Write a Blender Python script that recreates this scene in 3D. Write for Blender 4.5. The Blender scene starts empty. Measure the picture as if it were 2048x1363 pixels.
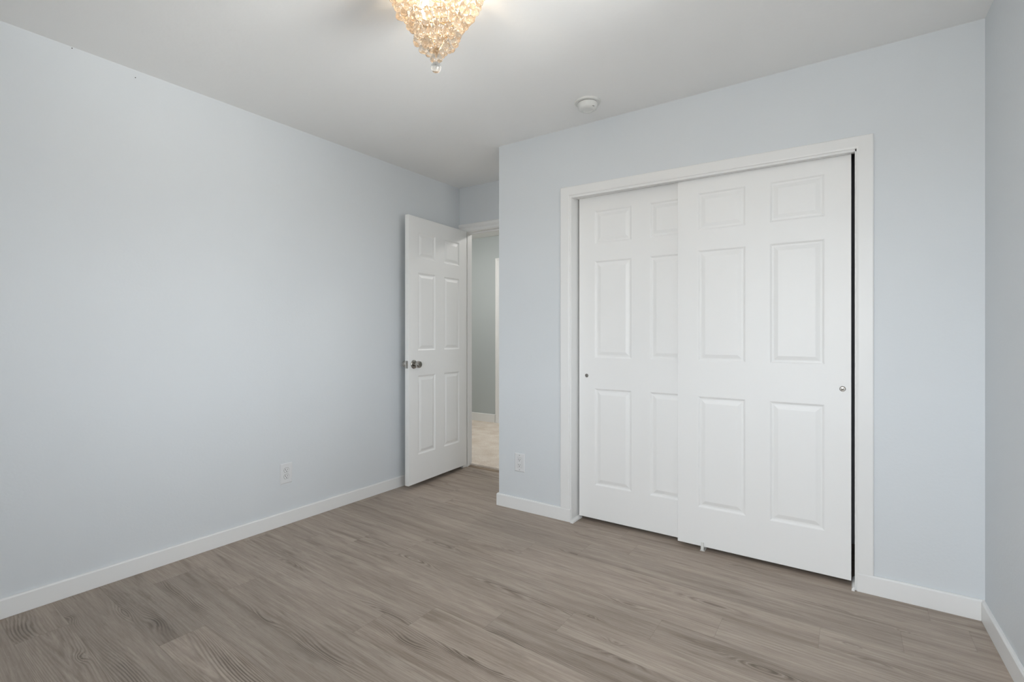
import bpy, bmesh, math, random
import numpy as np
from mathutils import Vector, Matrix

# ------------------------------------------------------------------ camera
scene = bpy.context.scene
COL = scene.collection
TH = 0.60491
cam_data = bpy.data.cameras.new('camera')
cam = bpy.data.objects.new('camera', cam_data)
COL.objects.link(cam)
cam.location = (0.0, 0.0, 1.15808)
cam.rotation_euler = (math.pi / 2, 0, TH)
cam_data.sensor_fit = 'HORIZONTAL'
cam_data.sensor_width = 36.0
cam_data.lens = 1001.355 / 2048 * 36.0
cam_data.shift_y = -(681.5 - 669.083) / 2048
cam_data.clip_start = 0.02
scene.camera = cam

# ------------------------------------------------------------------ exposure, world, daylight portals
vs = scene.view_settings
vs.view_transform = 'Standard'
vs.look = 'None'
vs.gamma = 1.0
vs.use_curve_mapping = False
vs.exposure = 0.0
scene.cycles.use_denoising = True
scene.cycles.max_bounces = 12
scene.cycles.diffuse_bounces = 7
scene.cycles.transmission_bounces = 10
scene.cycles.transparent_max_bounces = 12
scene.cycles.sample_clamp_indirect = 6.0
scene.cycles.caustics_refractive = True
scene.cycles.blur_glossy = 0.5

# overcast daylight: SIDE is what the right window looks at, REAR what the window behind the camera looks at
SIDE_SKY, SIDE_GROUND = 7.2, 6.4
REAR_SKY, REAR_GROUND = 13.6, 8.0
WALL_GLOW = 8.5                                  # added world glow near the horizon, brightens the left wall through the right window
SKYCOL, GROUNDCOL = (0.955, 0.985, 1.03, 1), (1.0, 0.985, 0.965, 1)
CEILING_GLOW = 20.0                                  # added world patch below the horizon, lights the ceiling through the right window
BULB, HALL = 130.0, 66.0
world = bpy.data.worlds.new('overcast_sky')
scene.world = world
world.use_nodes = True
nt = world.node_tree
nt.nodes.clear()


def wn(op, a, b=None, clamp=False):
    q = nt.nodes.new('ShaderNodeMath')
    q.operation = op
    q.use_clamp = clamp
    for i_, v_ in enumerate((a, b)):
        if v_ is None:
            continue
        if isinstance(v_, (int, float)):
            q.inputs[i_].default_value = v_
        else:
            nt.links.new(v_, q.inputs[i_])
    return q.outputs[0]


def wstep(v_, lo, hi, a, b):
    q = nt.nodes.new('ShaderNodeMapRange')
    q.interpolation_type = 'SMOOTHSTEP'
    q.inputs['From Min'].default_value = lo
    q.inputs['From Max'].default_value = hi
    for nm, x_ in (('To Min', a), ('To Max', b)):
        if isinstance(x_, (int, float)):
            q.inputs[nm].default_value = x_
        else:
            nt.links.new(x_, q.inputs[nm])
    nt.links.new(v_, q.inputs['Value'])
    return q.outputs[0]


w_out = nt.nodes.new('ShaderNodeOutputWorld')
w_bg = nt.nodes.new('ShaderNodeBackground')
w_tc = nt.nodes.new('ShaderNodeTexCoord')
w_sep = nt.nodes.new('ShaderNodeSeparateXYZ')
nt.links.new(w_tc.outputs['Generated'], w_sep.inputs[0])
wx, wy, wz = w_sep.outputs
w_rear = wn('SUBTRACT', wn('MULTIPLY', wy, -1.0), wx)          # negative towards +x, positive towards -y
w_sky = wstep(w_rear, -0.3, 0.3, SIDE_SKY, REAR_SKY)
w_gnd = wstep(w_rear, -0.3, 0.3, SIDE_GROUND, REAR_GROUND)
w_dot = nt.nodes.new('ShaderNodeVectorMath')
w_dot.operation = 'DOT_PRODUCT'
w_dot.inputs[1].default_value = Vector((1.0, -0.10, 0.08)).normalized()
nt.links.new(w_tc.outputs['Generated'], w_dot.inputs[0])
w_glow = wn('MULTIPLY', wstep(w_dot.outputs['Value'], 0.93, 1.0, 0.0, 1.0), WALL_GLOW)
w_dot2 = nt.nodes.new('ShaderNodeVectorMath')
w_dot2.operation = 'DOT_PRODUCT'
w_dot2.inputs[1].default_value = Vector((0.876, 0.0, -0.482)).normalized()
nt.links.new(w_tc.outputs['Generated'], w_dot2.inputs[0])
w_ceil_glow = wn('MULTIPLY', wstep(w_dot2.outputs['Value'], 0.95, 0.995, 0.0, 1.0), CEILING_GLOW)
w_val = wn('ADD', wn('ADD', wstep(wz, -0.02, 0.02, w_gnd, w_sky), w_glow), w_ceil_glow)
w_mix = nt.nodes.new('ShaderNodeMixRGB')
w_mix.inputs['Color1'].default_value = GROUNDCOL
w_mix.inputs['Color2'].default_value = SKYCOL
nt.links.new(wstep(wz, -0.02, 0.02, 0.0, 1.0), w_mix.inputs['Fac'])
nt.links.new(w_mix.outputs[0], w_bg.inputs['Color'])
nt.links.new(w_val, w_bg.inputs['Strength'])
nt.links.new(w_bg.outputs[0], w_out.inputs[0])

# room numbers (metres)
XL, YC, XR, XP, YB = -2.8813, 2.7593, 0.4231, -2.015, 3.356
HC = 2.44
YK = -0.45            # wall behind the camera
BT, BH = 0.0134, 0.081
WIN_R = (1.02, 2.36, 0.80, 2.06)     # along the right wall from the closet corner, then heights
WIN_K = (-0.98, 0.42, 0.80, 2.06)     # x range on the wall behind the camera, heights
HOLES_R, HOLES_K = [WIN_R], [WIN_K]
RW_ANG = math.atan(0.04)


def portal(name, loc, rot, sx, sy):
    d = bpy.data.lights.new(name, 'AREA')
    d.shape = 'RECTANGLE'
    d.size, d.size_y = sx, sy
    d.cycles.is_portal = True
    o = bpy.data.objects.new(name, d)
    COL.objects.link(o)
    o.location = loc
    o.rotation_euler = rot
    return o


def right_wall_matrix():
    # local x runs from the closet corner towards the camera, local y points out of the room
    return Matrix.Translation((XR, YC, 0)) @ Matrix.Rotation(-math.pi / 2 + RW_ANG, 4, 'Z')


RWM = right_wall_matrix()
_c = RWM @ Vector(((WIN_R[0] + WIN_R[1]) / 2, 0.10, (WIN_R[2] + WIN_R[3]) / 2))
_pr = portal('window_daylight', _c, (0, 0, 0), WIN_R[1] - WIN_R[0], WIN_R[3] - WIN_R[2])
# area light looks along its local -Z: into the room (towards -x)
_pr.rotation_euler = (math.pi / 2, 0, math.pi / 2 + RW_ANG)
portal('window_daylight', ((WIN_K[0] + WIN_K[1]) / 2, YK - 0.10, (WIN_K[2] + WIN_K[3]) / 2),
       (math.pi / 2, 0, 0), WIN_K[1] - WIN_K[0], WIN_K[3] - WIN_K[2])
bpy.data.objects['window_daylight.001'].rotation_euler = (-math.pi / 2, 0, math.pi)


# ------------------------------------------------------------------ material helpers
def srgb(r, g, b):
    def f(v):
        v /= 255.0
        return v / 12.92 if v <= 0.04045 else ((v + 0.055) / 1.055) ** 2.4
    return (f(r), f(g), f(b), 1.0)


def new_mat(name):
    m = bpy.data.materials.new(name)
    m.use_nodes = True
    t = m.node_tree
    b = t.nodes['Principled BSDF']
    return m, t, b


def paint(name, col, rough=0.55, bump=0.0, bscale=60.0, mottle=0.012, spec=0.35):
    m, t, b = new_mat(name)
    tc = t.nodes.new('ShaderNodeTexCoord')
    n = t.nodes.new('ShaderNodeTexNoise')
    n.inputs['Scale'].default_value = 1.7
    n.inputs['Detail'].default_value = 5
    t.links.new(tc.outputs['Object'], n.inputs['Vector'])
    mx = t.nodes.new('ShaderNodeMixRGB')
    mx.inputs['Color1'].default_value = tuple(c * (1 - mottle * 2) for c in col[:3]) + (1,)
    mx.inputs['Color2'].default_value = tuple(min(1, c * (1 + mottle * 2)) for c in col[:3]) + (1,)
    t.links.new(n.outputs['Fac'], mx.inputs['Fac'])
    t.links.new(mx.outputs[0], b.inputs['Base Color'])
    b.inputs['Roughness'].default_value = rough
    b.inputs['Specular IOR Level'].default_value = spec
    if bump > 0:
        n2 = t.nodes.new('ShaderNodeTexNoise')
        n2.inputs['Scale'].default_value = bscale
        n2.inputs['Detail'].default_value = 3
        t.links.new(tc.outputs['Object'], n2.inputs['Vector'])
        bp = t.nodes.new('ShaderNodeBump')
        bp.inputs['Strength'].default_value = bump
        bp.inputs['Distance'].default_value = 0.004
        t.links.new(n2.outputs['Fac'], bp.inputs['Height'])
        t.links.new(bp.outputs[0], b.inputs['Normal'])
    return m


M = {}
M['wall'] = paint('pale_blue_wall_paint', srgb(214, 218, 221), 0.5, 0.10, 90)
M['hall_wall'] = paint('grey_hall_paint', srgb(180, 186, 186), 0.6, 0.10, 90)
M['ceiling'] = paint('ceiling_paint', srgb(240, 240, 239), 0.8, 0.35, 22)
M['trim'] = paint('white_trim_paint', srgb(231, 231, 230), 0.38, 0.0, mottle=0.004, spec=0.45)
M['door'] = paint('white_door_paint', srgb(237, 237, 236), 0.42, 0.05, 160, mottle=0.004, spec=0.45)
M['closet_shade'] = paint('closet_shade_paint', srgb(46, 46, 46), 0.8)  # near-black colour stands in for the shade inside the closet
M['plastic'] = paint('white_plastic', srgb(219, 219, 216), 0.35, mottle=0.002)
M['plate'] = paint('outlet_plate_plastic', srgb(221, 222, 223), 0.3, mottle=0.002)
M['slot'] = paint('dark_slot', srgb(78, 76, 74), 0.6)
M['seam'] = paint('shadow_gap_grey', srgb(140, 140, 138), 0.7)
M['gap_wood'] = paint('raw_wood_end', srgb(150, 132, 112), 0.8)
M['strip'] = paint('brown_transition_strip', srgb(138, 122, 104), 0.5, mottle=0.05)


def metal(name, col, rough):
    m, t, b = new_mat(name)
    b.inputs['Base Color'].default_value = col
    b.inputs['Metallic'].default_value = 1.0
    tc = t.nodes.new('ShaderNodeTexCoord')
    n = t.nodes.new('ShaderNodeTexNoise')
    n.inputs['Scale'].default_value = 300
    t.links.new(tc.outputs['Object'], n.inputs['Vector'])
    mr = t.nodes.new('ShaderNodeMapRange')
    mr.inputs['To Min'].default_value = rough * 0.8
    mr.inputs['To Max'].default_value = rough * 1.2
    t.links.new(n.outputs['Fac'], mr.inputs['Value'])
    t.links.new(mr.outputs[0], b.inputs['Roughness'])
    return m


M['nickel'] = metal('satin_nickel', srgb(176, 172, 166), 0.26)
M['nickel_dark'] = metal('aged_nickel', srgb(152, 148, 142), 0.32)
M['champagne'] = metal('champagne_metal', srgb(176, 152, 120), 0.32)
M['nail'] = metal('dark_nail_steel', srgb(90, 88, 86), 0.5)


def carpet_mat():
    m, t, b = new_mat('beige_carpet_pile')
    tc = t.nodes.new('ShaderNodeTexCoord')
    n = t.nodes.new('ShaderNodeTexNoise')
    n.inputs['Scale'].default_value = 130
    n.inputs['Detail'].default_value = 6
    n2 = t.nodes.new('ShaderNodeTexNoise')
    n2.inputs['Scale'].default_value = 7
    n2.inputs['Detail'].default_value = 4
    for q in (n, n2):
        t.links.new(tc.outputs['Object'], q.inputs['Vector'])
    ad = t.nodes.new('ShaderNodeMath')
    ad.operation = 'ADD'
    t.links.new(n.outputs['Fac'], ad.inputs[0])
    t.links.new(n2.outputs['Fac'], ad.inputs[1])
    rp = t.nodes.new('ShaderNodeValToRGB')
    rp.color_ramp.elements[0].position = 0.35
    rp.color_ramp.elements[0].color = srgb(216, 201, 185)
    rp.color_ramp.elements[1].position = 0.68
    rp.color_ramp.elements[1].color = srgb(246, 238, 228)
    hf = t.nodes.new('ShaderNodeMath')
    hf.operation = 'MULTIPLY'
    hf.inputs[1].default_value = 0.5
    t.links.new(ad.outputs[0], hf.inputs[0])
    t.links.new(hf.outputs[0], rp.inputs[0])
    t.links.new(rp.outputs[0], b.inputs['Base Color'])
    b.inputs['Roughness'].default_value = 1.0
    b.inputs['Specular IOR Level'].default_value = 0.1
    bp = t.nodes.new('ShaderNodeBump')
    bp.inputs['Strength'].default_value = 0.9
    bp.inputs['Distance'].default_value = 0.012
    t.links.new(n.outputs['Fac'], bp.inputs['Height'])
    t.links.new(bp.outputs[0], b.inputs['Normal'])
    return m


M['carpet'] = carpet_mat()


def pane_mat():
    m = bpy.data.materials.new('thin_window_glass')
    m.use_nodes = True
    t = m.node_tree
    t.nodes.clear()
    o = t.nodes.new('ShaderNodeOutputMaterial')
    tr = t.nodes.new('ShaderNodeBsdfTransparent')
    tr.inputs[0].default_value = (0.97, 0.98, 0.98, 1)
    gl = t.nodes.new('ShaderNodeBsdfGlossy')
    gl.inputs['Roughness'].default_value = 0.02
    fr = t.nodes.new('ShaderNodeFresnel')
    mx = t.nodes.new('ShaderNodeMixShader')
    t.links.new(fr.outputs[0], mx.inputs[0])
    t.links.new(tr.outputs[0], mx.inputs[1])
    t.links.new(gl.outputs[0], mx.inputs[2])
    t.links.new(mx.outputs[0], o.inputs[0])
    return m


M['pane'] = pane_mat()


def crystal_mat(name, tint, frost):
    m = bpy.data.materials.new(name)
    m.use_nodes = True
    t = m.node_tree
    t.nodes.clear()
    o = t.nodes.new('ShaderNodeOutputMaterial')
    g = t.nodes.new('ShaderNodeBsdfGlass')
    g.inputs['Color'].default_value = tint
    g.inputs['Roughness'].default_value = 0.04
    g.inputs['IOR'].default_value = 1.45
    tl = t.nodes.new('ShaderNodeBsdfTranslucent')
    tl.inputs[0].default_value = tint
    mx = t.nodes.new('ShaderNodeMixShader')
    mx.inputs[0].default_value = frost
    t.links.new(g.outputs[0], mx.inputs[1])
    t.links.new(tl.outputs[0], mx.inputs[2])
    t.links.new(mx.outputs[0], o.inputs[0])
    return m


M['crystal'] = crystal_mat('champagne_crystal', (1.0, 0.965, 0.92, 1), 0.14)
M['clear'] = crystal_mat('clear_crystal', (1.0, 0.99, 0.97, 1), 0.05)


def bulb_mat(name, col, strength):
    m = bpy.data.materials.new(name)
    m.use_nodes = True
    t = m.node_tree
    t.nodes.clear()
    o = t.nodes.new('ShaderNodeOutputMaterial')
    e = t.nodes.new('ShaderNodeEmission')
    e.inputs[0].default_value = col
    e.inputs[1].default_value = strength
    t.links.new(e.outputs[0], o.inputs[0])
    return m


M['bulb'] = bulb_mat('lit_bulb', (1.0, 0.80, 0.56, 1), BULB)
M['hall_added_lamp'] = bulb_mat('added_hall_diffuser', (1.0, 0.97, 0.93, 1), HALL)  # emission of the two added hallway lamps


# ------------------------------------------------------------------ object helpers
def tag(o, label=None, cat=None, group=None, kind=None):
    if label:
        o['label'] = label
    if cat:
        o['category'] = cat
    if group:
        o['group'] = group
    if kind:
        o['kind'] = kind
    return o


def empty(name, loc=(0, 0, 0), rotz=0.0, label=None, cat=None, group=None, kind=None):
    o = bpy.data.objects.new(name, None)
    COL.objects.link(o)
    o.empty_display_size = 0.05
    o.location = loc
    o.rotation_euler = (0, 0, rotz)
    return tag(o, label, cat, group, kind)


def link_bm(name, bm, mat, parent=None, smooth=False, bevel=0.0, segs=2):
    bmesh.ops.remove_doubles(bm, verts=bm.verts, dist=1e-6)
    bmesh.ops.recalc_face_normals(bm, faces=bm.faces)
    me = bpy.data.meshes.new(name)
    bm.to_mesh(me)
    bm.free()
    me.materials.append(mat)
    o = bpy.data.objects.new(name, me)
    COL.objects.link(o)
    if parent is not None:
        o.parent = parent
    if smooth:
        for p in me.polygons:
            p.use_smooth = True
        if hasattr(me, 'set_sharp_from_angle'):
            me.set_sharp_from_angle(angle=math.radians(40))
    if bevel > 0:
        b = o.modifiers.new('edge', 'BEVEL')
        b.width = bevel
        b.segments = segs
        b.limit_method = 'ANGLE'
        b.angle_limit = math.radians(60)
    return o


def box(bm, x0, x1, y0, y1, z0, z1, mat=None):
    vs_ = [bm.verts.new(p) for p in ((x0, y0, z0), (x1, y0, z0), (x1, y1, z0), (x0, y1, z0),
                                     (x0, y0, z1), (x1, y0, z1), (x1, y1, z1), (x0, y1, z1))]
    for f in ((0, 3, 2, 1), (4, 5, 6, 7), (0, 1, 5, 4), (1, 2, 6, 5), (2, 3, 7, 6), (3, 0, 4, 7)):
        bm.faces.new([vs_[i] for i in f])
    return vs_


def slab_with_holes(bm, u0, u1, z0, z1, t0, t1, holes, f):
    """wall slab in (u, z) with rectangular holes, thickness t0..t1; f maps (u, t, z) to a point"""
    us = sorted({u0, u1, *[h[0] for h in holes], *[h[1] for h in holes]})
    zs = sorted({z0, z1, *[h[2] for h in holes], *[h[3] for h in holes]})
    us = [u for u in us if u0 <= u <= u1]
    zs = [z for z in zs if z0 <= z <= z1]

    def solid(i, j):
        if not (0 <= i < len(us) - 1 and 0 <= j < len(zs) - 1):
            return False
        uc, zc = (us[i] + us[i + 1]) / 2, (zs[j] + zs[j + 1]) / 2
        return not any(h[0] < uc < h[1] and h[2] < zc < h[3] for h in holes)

    cache = {}

    def v(u, t, z):
        k = (round(u, 6), round(t, 6), round(z, 6))
        if k not in cache:
            cache[k] = bm.verts.new(f(u, t, z))
        return cache[k]

    for i in range(len(us) - 1):
        for j in range(len(zs) - 1):
            if not solid(i, j):
                continue
            a, b, c, d = us[i], us[i + 1], zs[j], zs[j + 1]
            bm.faces.new([v(a, t0, c), v(b, t0, c), v(b, t0, d), v(a, t0, d)])
            bm.faces.new([v(a, t1, d), v(b, t1, d), v(b, t1, c), v(a, t1, c)])
            if not solid(i - 1, j):
                bm.faces.new([v(a, t0, d), v(a, t1, d), v(a, t1, c), v(a, t0, c)])
            if not solid(i + 1, j):
                bm.faces.new([v(b, t0, c), v(b, t1, c), v(b, t1, d), v(b, t0, d)])
            if not solid(i, j - 1):
                bm.faces.new([v(a, t0, c), v(a, t1, c), v(b, t1, c), v(b, t0, c)])
            if not solid(i, j + 1):
                bm.faces.new([v(a, t0, d), v(b, t0, d), v(b, t1, d), v(a, t1, d)])


def lathe(bm, prof, segs=24, mtx=None):
    """profile of (radius, z) turned about z"""
    rings = []
    for r, z in prof:
        if r < 1e-7:
            rings.append([bm.verts.new((0, 0, z))])
        else:
            rings.append([bm.verts.new((r * math.cos(2 * math.pi * k / segs), r * math.sin(2 * math.pi * k / segs), z))
                          for k in range(segs)])
    for a, b in zip(rings[:-1], rings[1:]):
        for k in range(segs):
            k2 = (k + 1) % segs
            if len(a) == 1 and len(b) == 1:
                continue
            if len(a) == 1:
                bm.faces.new([a[0], b[k], b[k2]])
            elif len(b) == 1:
                bm.faces.new([a[k], b[0], a[k2]])
            else:
                bm.faces.new([a[k], b[k], b[k2], a[k2]])
    if mtx is not None:
        allv = [v for r in rings for v in r]
        bmesh.ops.transform(bm, matrix=mtx, verts=allv)


def tube(bm, pts, r, segs=6, closed=False):
    pts = [Vector(p) for p in pts]
    n = len(pts)
    rings = []
    ref = Vector((0.31, 0.17, 0.93)).normalized()
    for i, p in enumerate(pts):
        if closed:
            d = pts[(i + 1) % n] - pts[(i - 1) % n]
        else:
            d = pts[min(i + 1, n - 1)] - pts[max(i - 1, 0)]
        d.normalize()
        a = d.cross(ref)
        if a.length < 1e-4:
            a = d.cross(Vector((1, 0, 0)))
        a.normalize()
        b = d.cross(a)
        rings.append([bm.verts.new(p + r * (math.cos(2 * math.pi * k / segs) * a + math.sin(2 * math.pi * k / segs) * b))
                      for k in range(segs)])
    m = n if closed else n - 1
    for i in range(m):
        A, B = rings[i], rings[(i + 1) % n]
        for k in range(segs):
            bm.faces.new([A[k], A[(k + 1) % segs], B[(k + 1) % segs], B[k]])
    if not closed:
        bm.faces.new(rings[0][::-1])
        bm.faces.new(rings[-1])


def sweep(bm, path, prof, f, widths=None):
    """sweep profile [(offset, height)] along a 2-D polyline with mitred corners.
    offset goes to the left of travel; widths scales the offset of each segment; f maps (a, b, height) to a point"""
    P = [Vector(p) for p in path]
    ns = len(P) - 1
    widths = widths or [1.0] * ns
    dirs = [(P[i + 1] - P[i]).normalized() for i in range(ns)]
    nor = [Vector((-d.y, d.x)) for d in dirs]
    rings = []
    for i in range(len(P)):
        ring = []
        for o, h in prof:
            if i == 0:
                q = P[0] + nor[0] * o * widths[0]
            elif i == len(P) - 1:
                q = P[-1] + nor[-1] * o * widths[-1]
            else:
                a = P[i] + nor[i - 1] * o * widths[i - 1]
                b = P[i] + nor[i] * o * widths[i]
                d1, d2 = dirs[i - 1], dirs[i]
                den = d1.x * d2.y - d1.y * d2.x
                if abs(den) < 1e-8:
                    q = a
                else:
                    w = b - a
                    s = (w.x * d2.y - w.y * d2.x) / den
                    q = a + d1 * s
            ring.append(bm.verts.new(f(q.x, q.y, h)))
        rings.append(ring)
    for A, B in zip(rings[:-1], rings[1:]):
        for k in range(len(prof)):
            k2 = (k + 1) % len(prof)
            bm.faces.new([A[k], A[k2], B[k2], B[k]])
    bm.faces.new(rings[0][::-1])
    bm.faces.new(rings[-1])


# ------------------------------------------------------------------ the setting: walls, ceiling
def identity(u, t, z):
    return (u, t, z)


WT = 0.115
bm = bmesh.new()
slab_with_holes(bm, YK - WT, 3.465, 0, HC, -WT, 0, [], lambda u, t, z: (XL + t, u, z))
tag(link_bm('wall_left', bm, M['wall']), 'long plain pale blue wall on the left of the room', 'wall', kind='structure')

bm = bmesh.new()
slab_with_holes(bm, XP, 0.60, 0, HC, 0, WT, [(-1.470, 0.007, -1, 2.02)], lambda u, t, z: (u, YC + t, z))
bm_wf = link_bm('wall_front', bm, M['wall'])
tag(bm_wf, 'pale blue wall around the white sliding closet doors', 'wall', kind='structure')

bm = bmesh.new()
slab_with_holes(bm, YC + WT, YB, 0, HC, 0, 0.10, [], lambda u, t, z: (XP + t, u, z))
tag(link_bm('wall_closet_side', bm, M['wall']), 'short return wall between the closet and the doorway', 'wall', kind='structure')

bm = bmesh.new()
slab_with_holes(bm, XL, 0.60, 0, HC, 0, 0.109, [(-2.845, -2.055, -1, 2.062)], lambda u, t, z: (u, YB + t, z))
tag(link_bm('wall_far', bm, M['wall']), 'narrow pale blue wall above the open bedroom doorway', 'wall', kind='structure')

bm = bmesh.new()
slab_with_holes(bm, -0.02, 3.40, 0, HC, 0, WT, HOLES_R, lambda u, t, z: RWM @ Vector((u, t, z)))
tag(link_bm('wall_right', bm, M['wall']), 'pale blue wall at the right edge beside the closet wall', 'wall', kind='structure')

bm = bmesh.new()
slab_with_holes(bm, XL - WT, 0.75, 0, HC, -WT, 0, HOLES_K, lambda u, t, z: (u, YK + t, z))
tag(link_bm('wall_back', bm, M['wall']), 'pale blue window wall behind the camera', 'wall', kind='structure')

# closet interior lining
bm = bmesh.new()
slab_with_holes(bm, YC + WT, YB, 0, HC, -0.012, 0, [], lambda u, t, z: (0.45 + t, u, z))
tag(link_bm('wall_closet_inside', bm, M['closet_shade']), 'inner side wall of the closet, shade put in its dark colour, seen through the gap', 'wall', kind='structure')

# hall
HY = 5.22
bm = bmesh.new()
slab_with_holes(bm, -5.3, -0.6, 0, HC, 0, 0.1, [(-3.80, -3.02, -1, 2.07)], lambda u, t, z: (u, HY + t, z))
tag(link_bm('wall_hall_far', bm, M['hall_wall']), 'grey hallway wall seen through the open doorway', 'wall', kind='structure')
bm = bmesh.new()
slab_with_holes(bm, 3.465, HY, 0, HC, -0.1, 0, [], lambda u, t, z: (-5.2 + t, u, z))
tag(link_bm('wall_hall_left', bm, M['hall_wall']), 'hallway end wall left of the doorway view', 'wall', kind='structure')
bm = bmesh.new()
slab_with_holes(bm, 3.465, HY, 0, HC, 0, 0.1, [], lambda u, t, z: (-0.7 + t, u, z))
tag(link_bm('wall_hall_right', bm, M['hall_wall']), 'hallway end wall right of the doorway view', 'wall', kind='structure')
bm = bmesh.new()
slab_with_holes(bm, -5.3, XL, 0, HC, 0, 0.109, [], lambda u, t, z: (u, YB + t, z))
tag(link_bm('wall_hall_near', bm, M['hall_wall']), 'hallway side of the wall left of the doorway', 'wall', kind='structure')

bm = bmesh.new()
box(bm, -5.4, 0.8, YK - 0.2, HY + 0.2, HC, HC + 0.08)
tag(link_bm('ceiling', bm, M['ceiling']), 'white lightly textured ceiling over the whole room', 'ceiling', kind='structure')

bm = bmesh.new()
box(bm, -5.3, -0.6, 3.448, HY + 0.9, -0.03, 0.020)
tag(link_bm('floor_hall', bm, M['carpet']), 'beige carpet floor of the hallway beyond the door', 'carpet', kind='structure')

# ------------------------------------------------------------------ laminate floor
PW, PL, PY0 = 0.161, 1.355, 0.489
LAY, SKEW = 0.035, 0.015        # boards run slightly off the closet wall
# x of one end joint in each row (row 0 starts at y = 0.489)
ROW_JOINT = {-6: -0.9, -5: -1.9, -4: -0.4, -3: -1.3, -2: -2.2, -1: -0.7, 0: -2.61, 1: -1.72, 2: -2.15, 3: -2.70,
             4: -2.36, 5: -1.62, 6: -1.475, 7: -1.214, 8: -0.968, 9: -0.647, 10: -1.80, 11: -1.465, 12: -1.203,
             13: -0.98, 14: -2.45, 15: -2.62, 16: -2.20, 17: -2.75, 18: -2.40, 19: -2.55}
# knots: x, y, half length, half width, darkness
KNOTS = [(-1.574, 1.418, .085, .022, .55), (-1.391, 1.329, .060, .026, .75), (-1.142, 1.380, .13, .022, .70),
         (-1.113, 1.560, .090, .024, .75), (-1.353, 1.869, .11, .016, .60), (-1.096, 1.852, .10, .020, .55),
         (-.813, 2.047, .060, .018, .50), (-.686, 1.696, .055, .016, .45), (-.920, 2.362, .045, .014, .50),
         (-.749, 1.767, .022, .012, .55), (-.9025, 1.882, .016, .009, .5), (-1.241, 2.362, .055, .014, .50),
         (-1.889, 1.853, .070, .016, .35), (-1.597, 1.113, .10, .026, .50), (-1.044, 1.382, .09, .018, .45),
         (-2.690, 0.520, .075, .040, .65), (-2.651, 0.660, .030, .014, .60), (-2.328, 0.845, .050, .026, .65),
         (-2.578, 0.985, .080, .020, .40), (-2.319, 0.985, .070, .026, .40), (-1.997, 1.103, .070, .022, .55),
         (-1.649, 1.085, .075, .024, .60), (-1.749, 0.880, .14, .030, .50), (-2.378, 1.456, .050, .018, .35),
         (-2.298, 0.600, .022, .012, .45), (-.525, 2.263, .075, .016, .40), (-.316, 2.346, .12, .013, .40),
         (-.216, 1.932, .080, .022, .55), (-.076, 2.512, .060, .012, .35), (.048, 2.196, .050, .013, .45),
         (-.289, 1.927, .050, .016, .45), (-.017, 2.266, .022, .010, .45), (.147, 2.477, .014, .008, .5),
         (-.4685, 2.72, .060, .014, .45), (-2.724, 2.820, .060, .018, .50), (-2.635, 2.903, .050, .015, .40),
         (-2.606, 3.331, .09, .018, .35), (-2.219, 1.893, .10, .018, .45), (-1.883, 2.056, .065, .014, .45),
         (-1.881, 1.840, .085, .016, .35), (-1.533, 2.205, .045, .011, .45), (-2.04, .66, .13, .030, .45),
         (-2.52, .80, .05, .02, .35), (-1.30, 2.62, .06, .012, .3), (-1.75, 2.55, .08, .013, .3)]
# rows that show broad arched figure: row -> (x of arch, y of arch)
ARCH = {0: (-2.30, .585), 2: (-1.75, .875)}
DARK_PLANK = {(2, 0): .80, (3, 1): .86, (0, 1): .90, (1, 0): .86, (1, 1): .93, (-1, 0): .9, (7, 2): .92, (9, 2): .95}

def smooth_noise(rng, x, y, fx, fy, n=5):
    s = 0
    for k in range(n):
        a = rng.uniform(.5, 1.0)
        s = s + a * np.sin(x * fx * rng.uniform(.5, 1.6) + y * fy * rng.uniform(-1.5, 1.5) + rng.uniform(0, 6.28))
    return s / n

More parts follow.
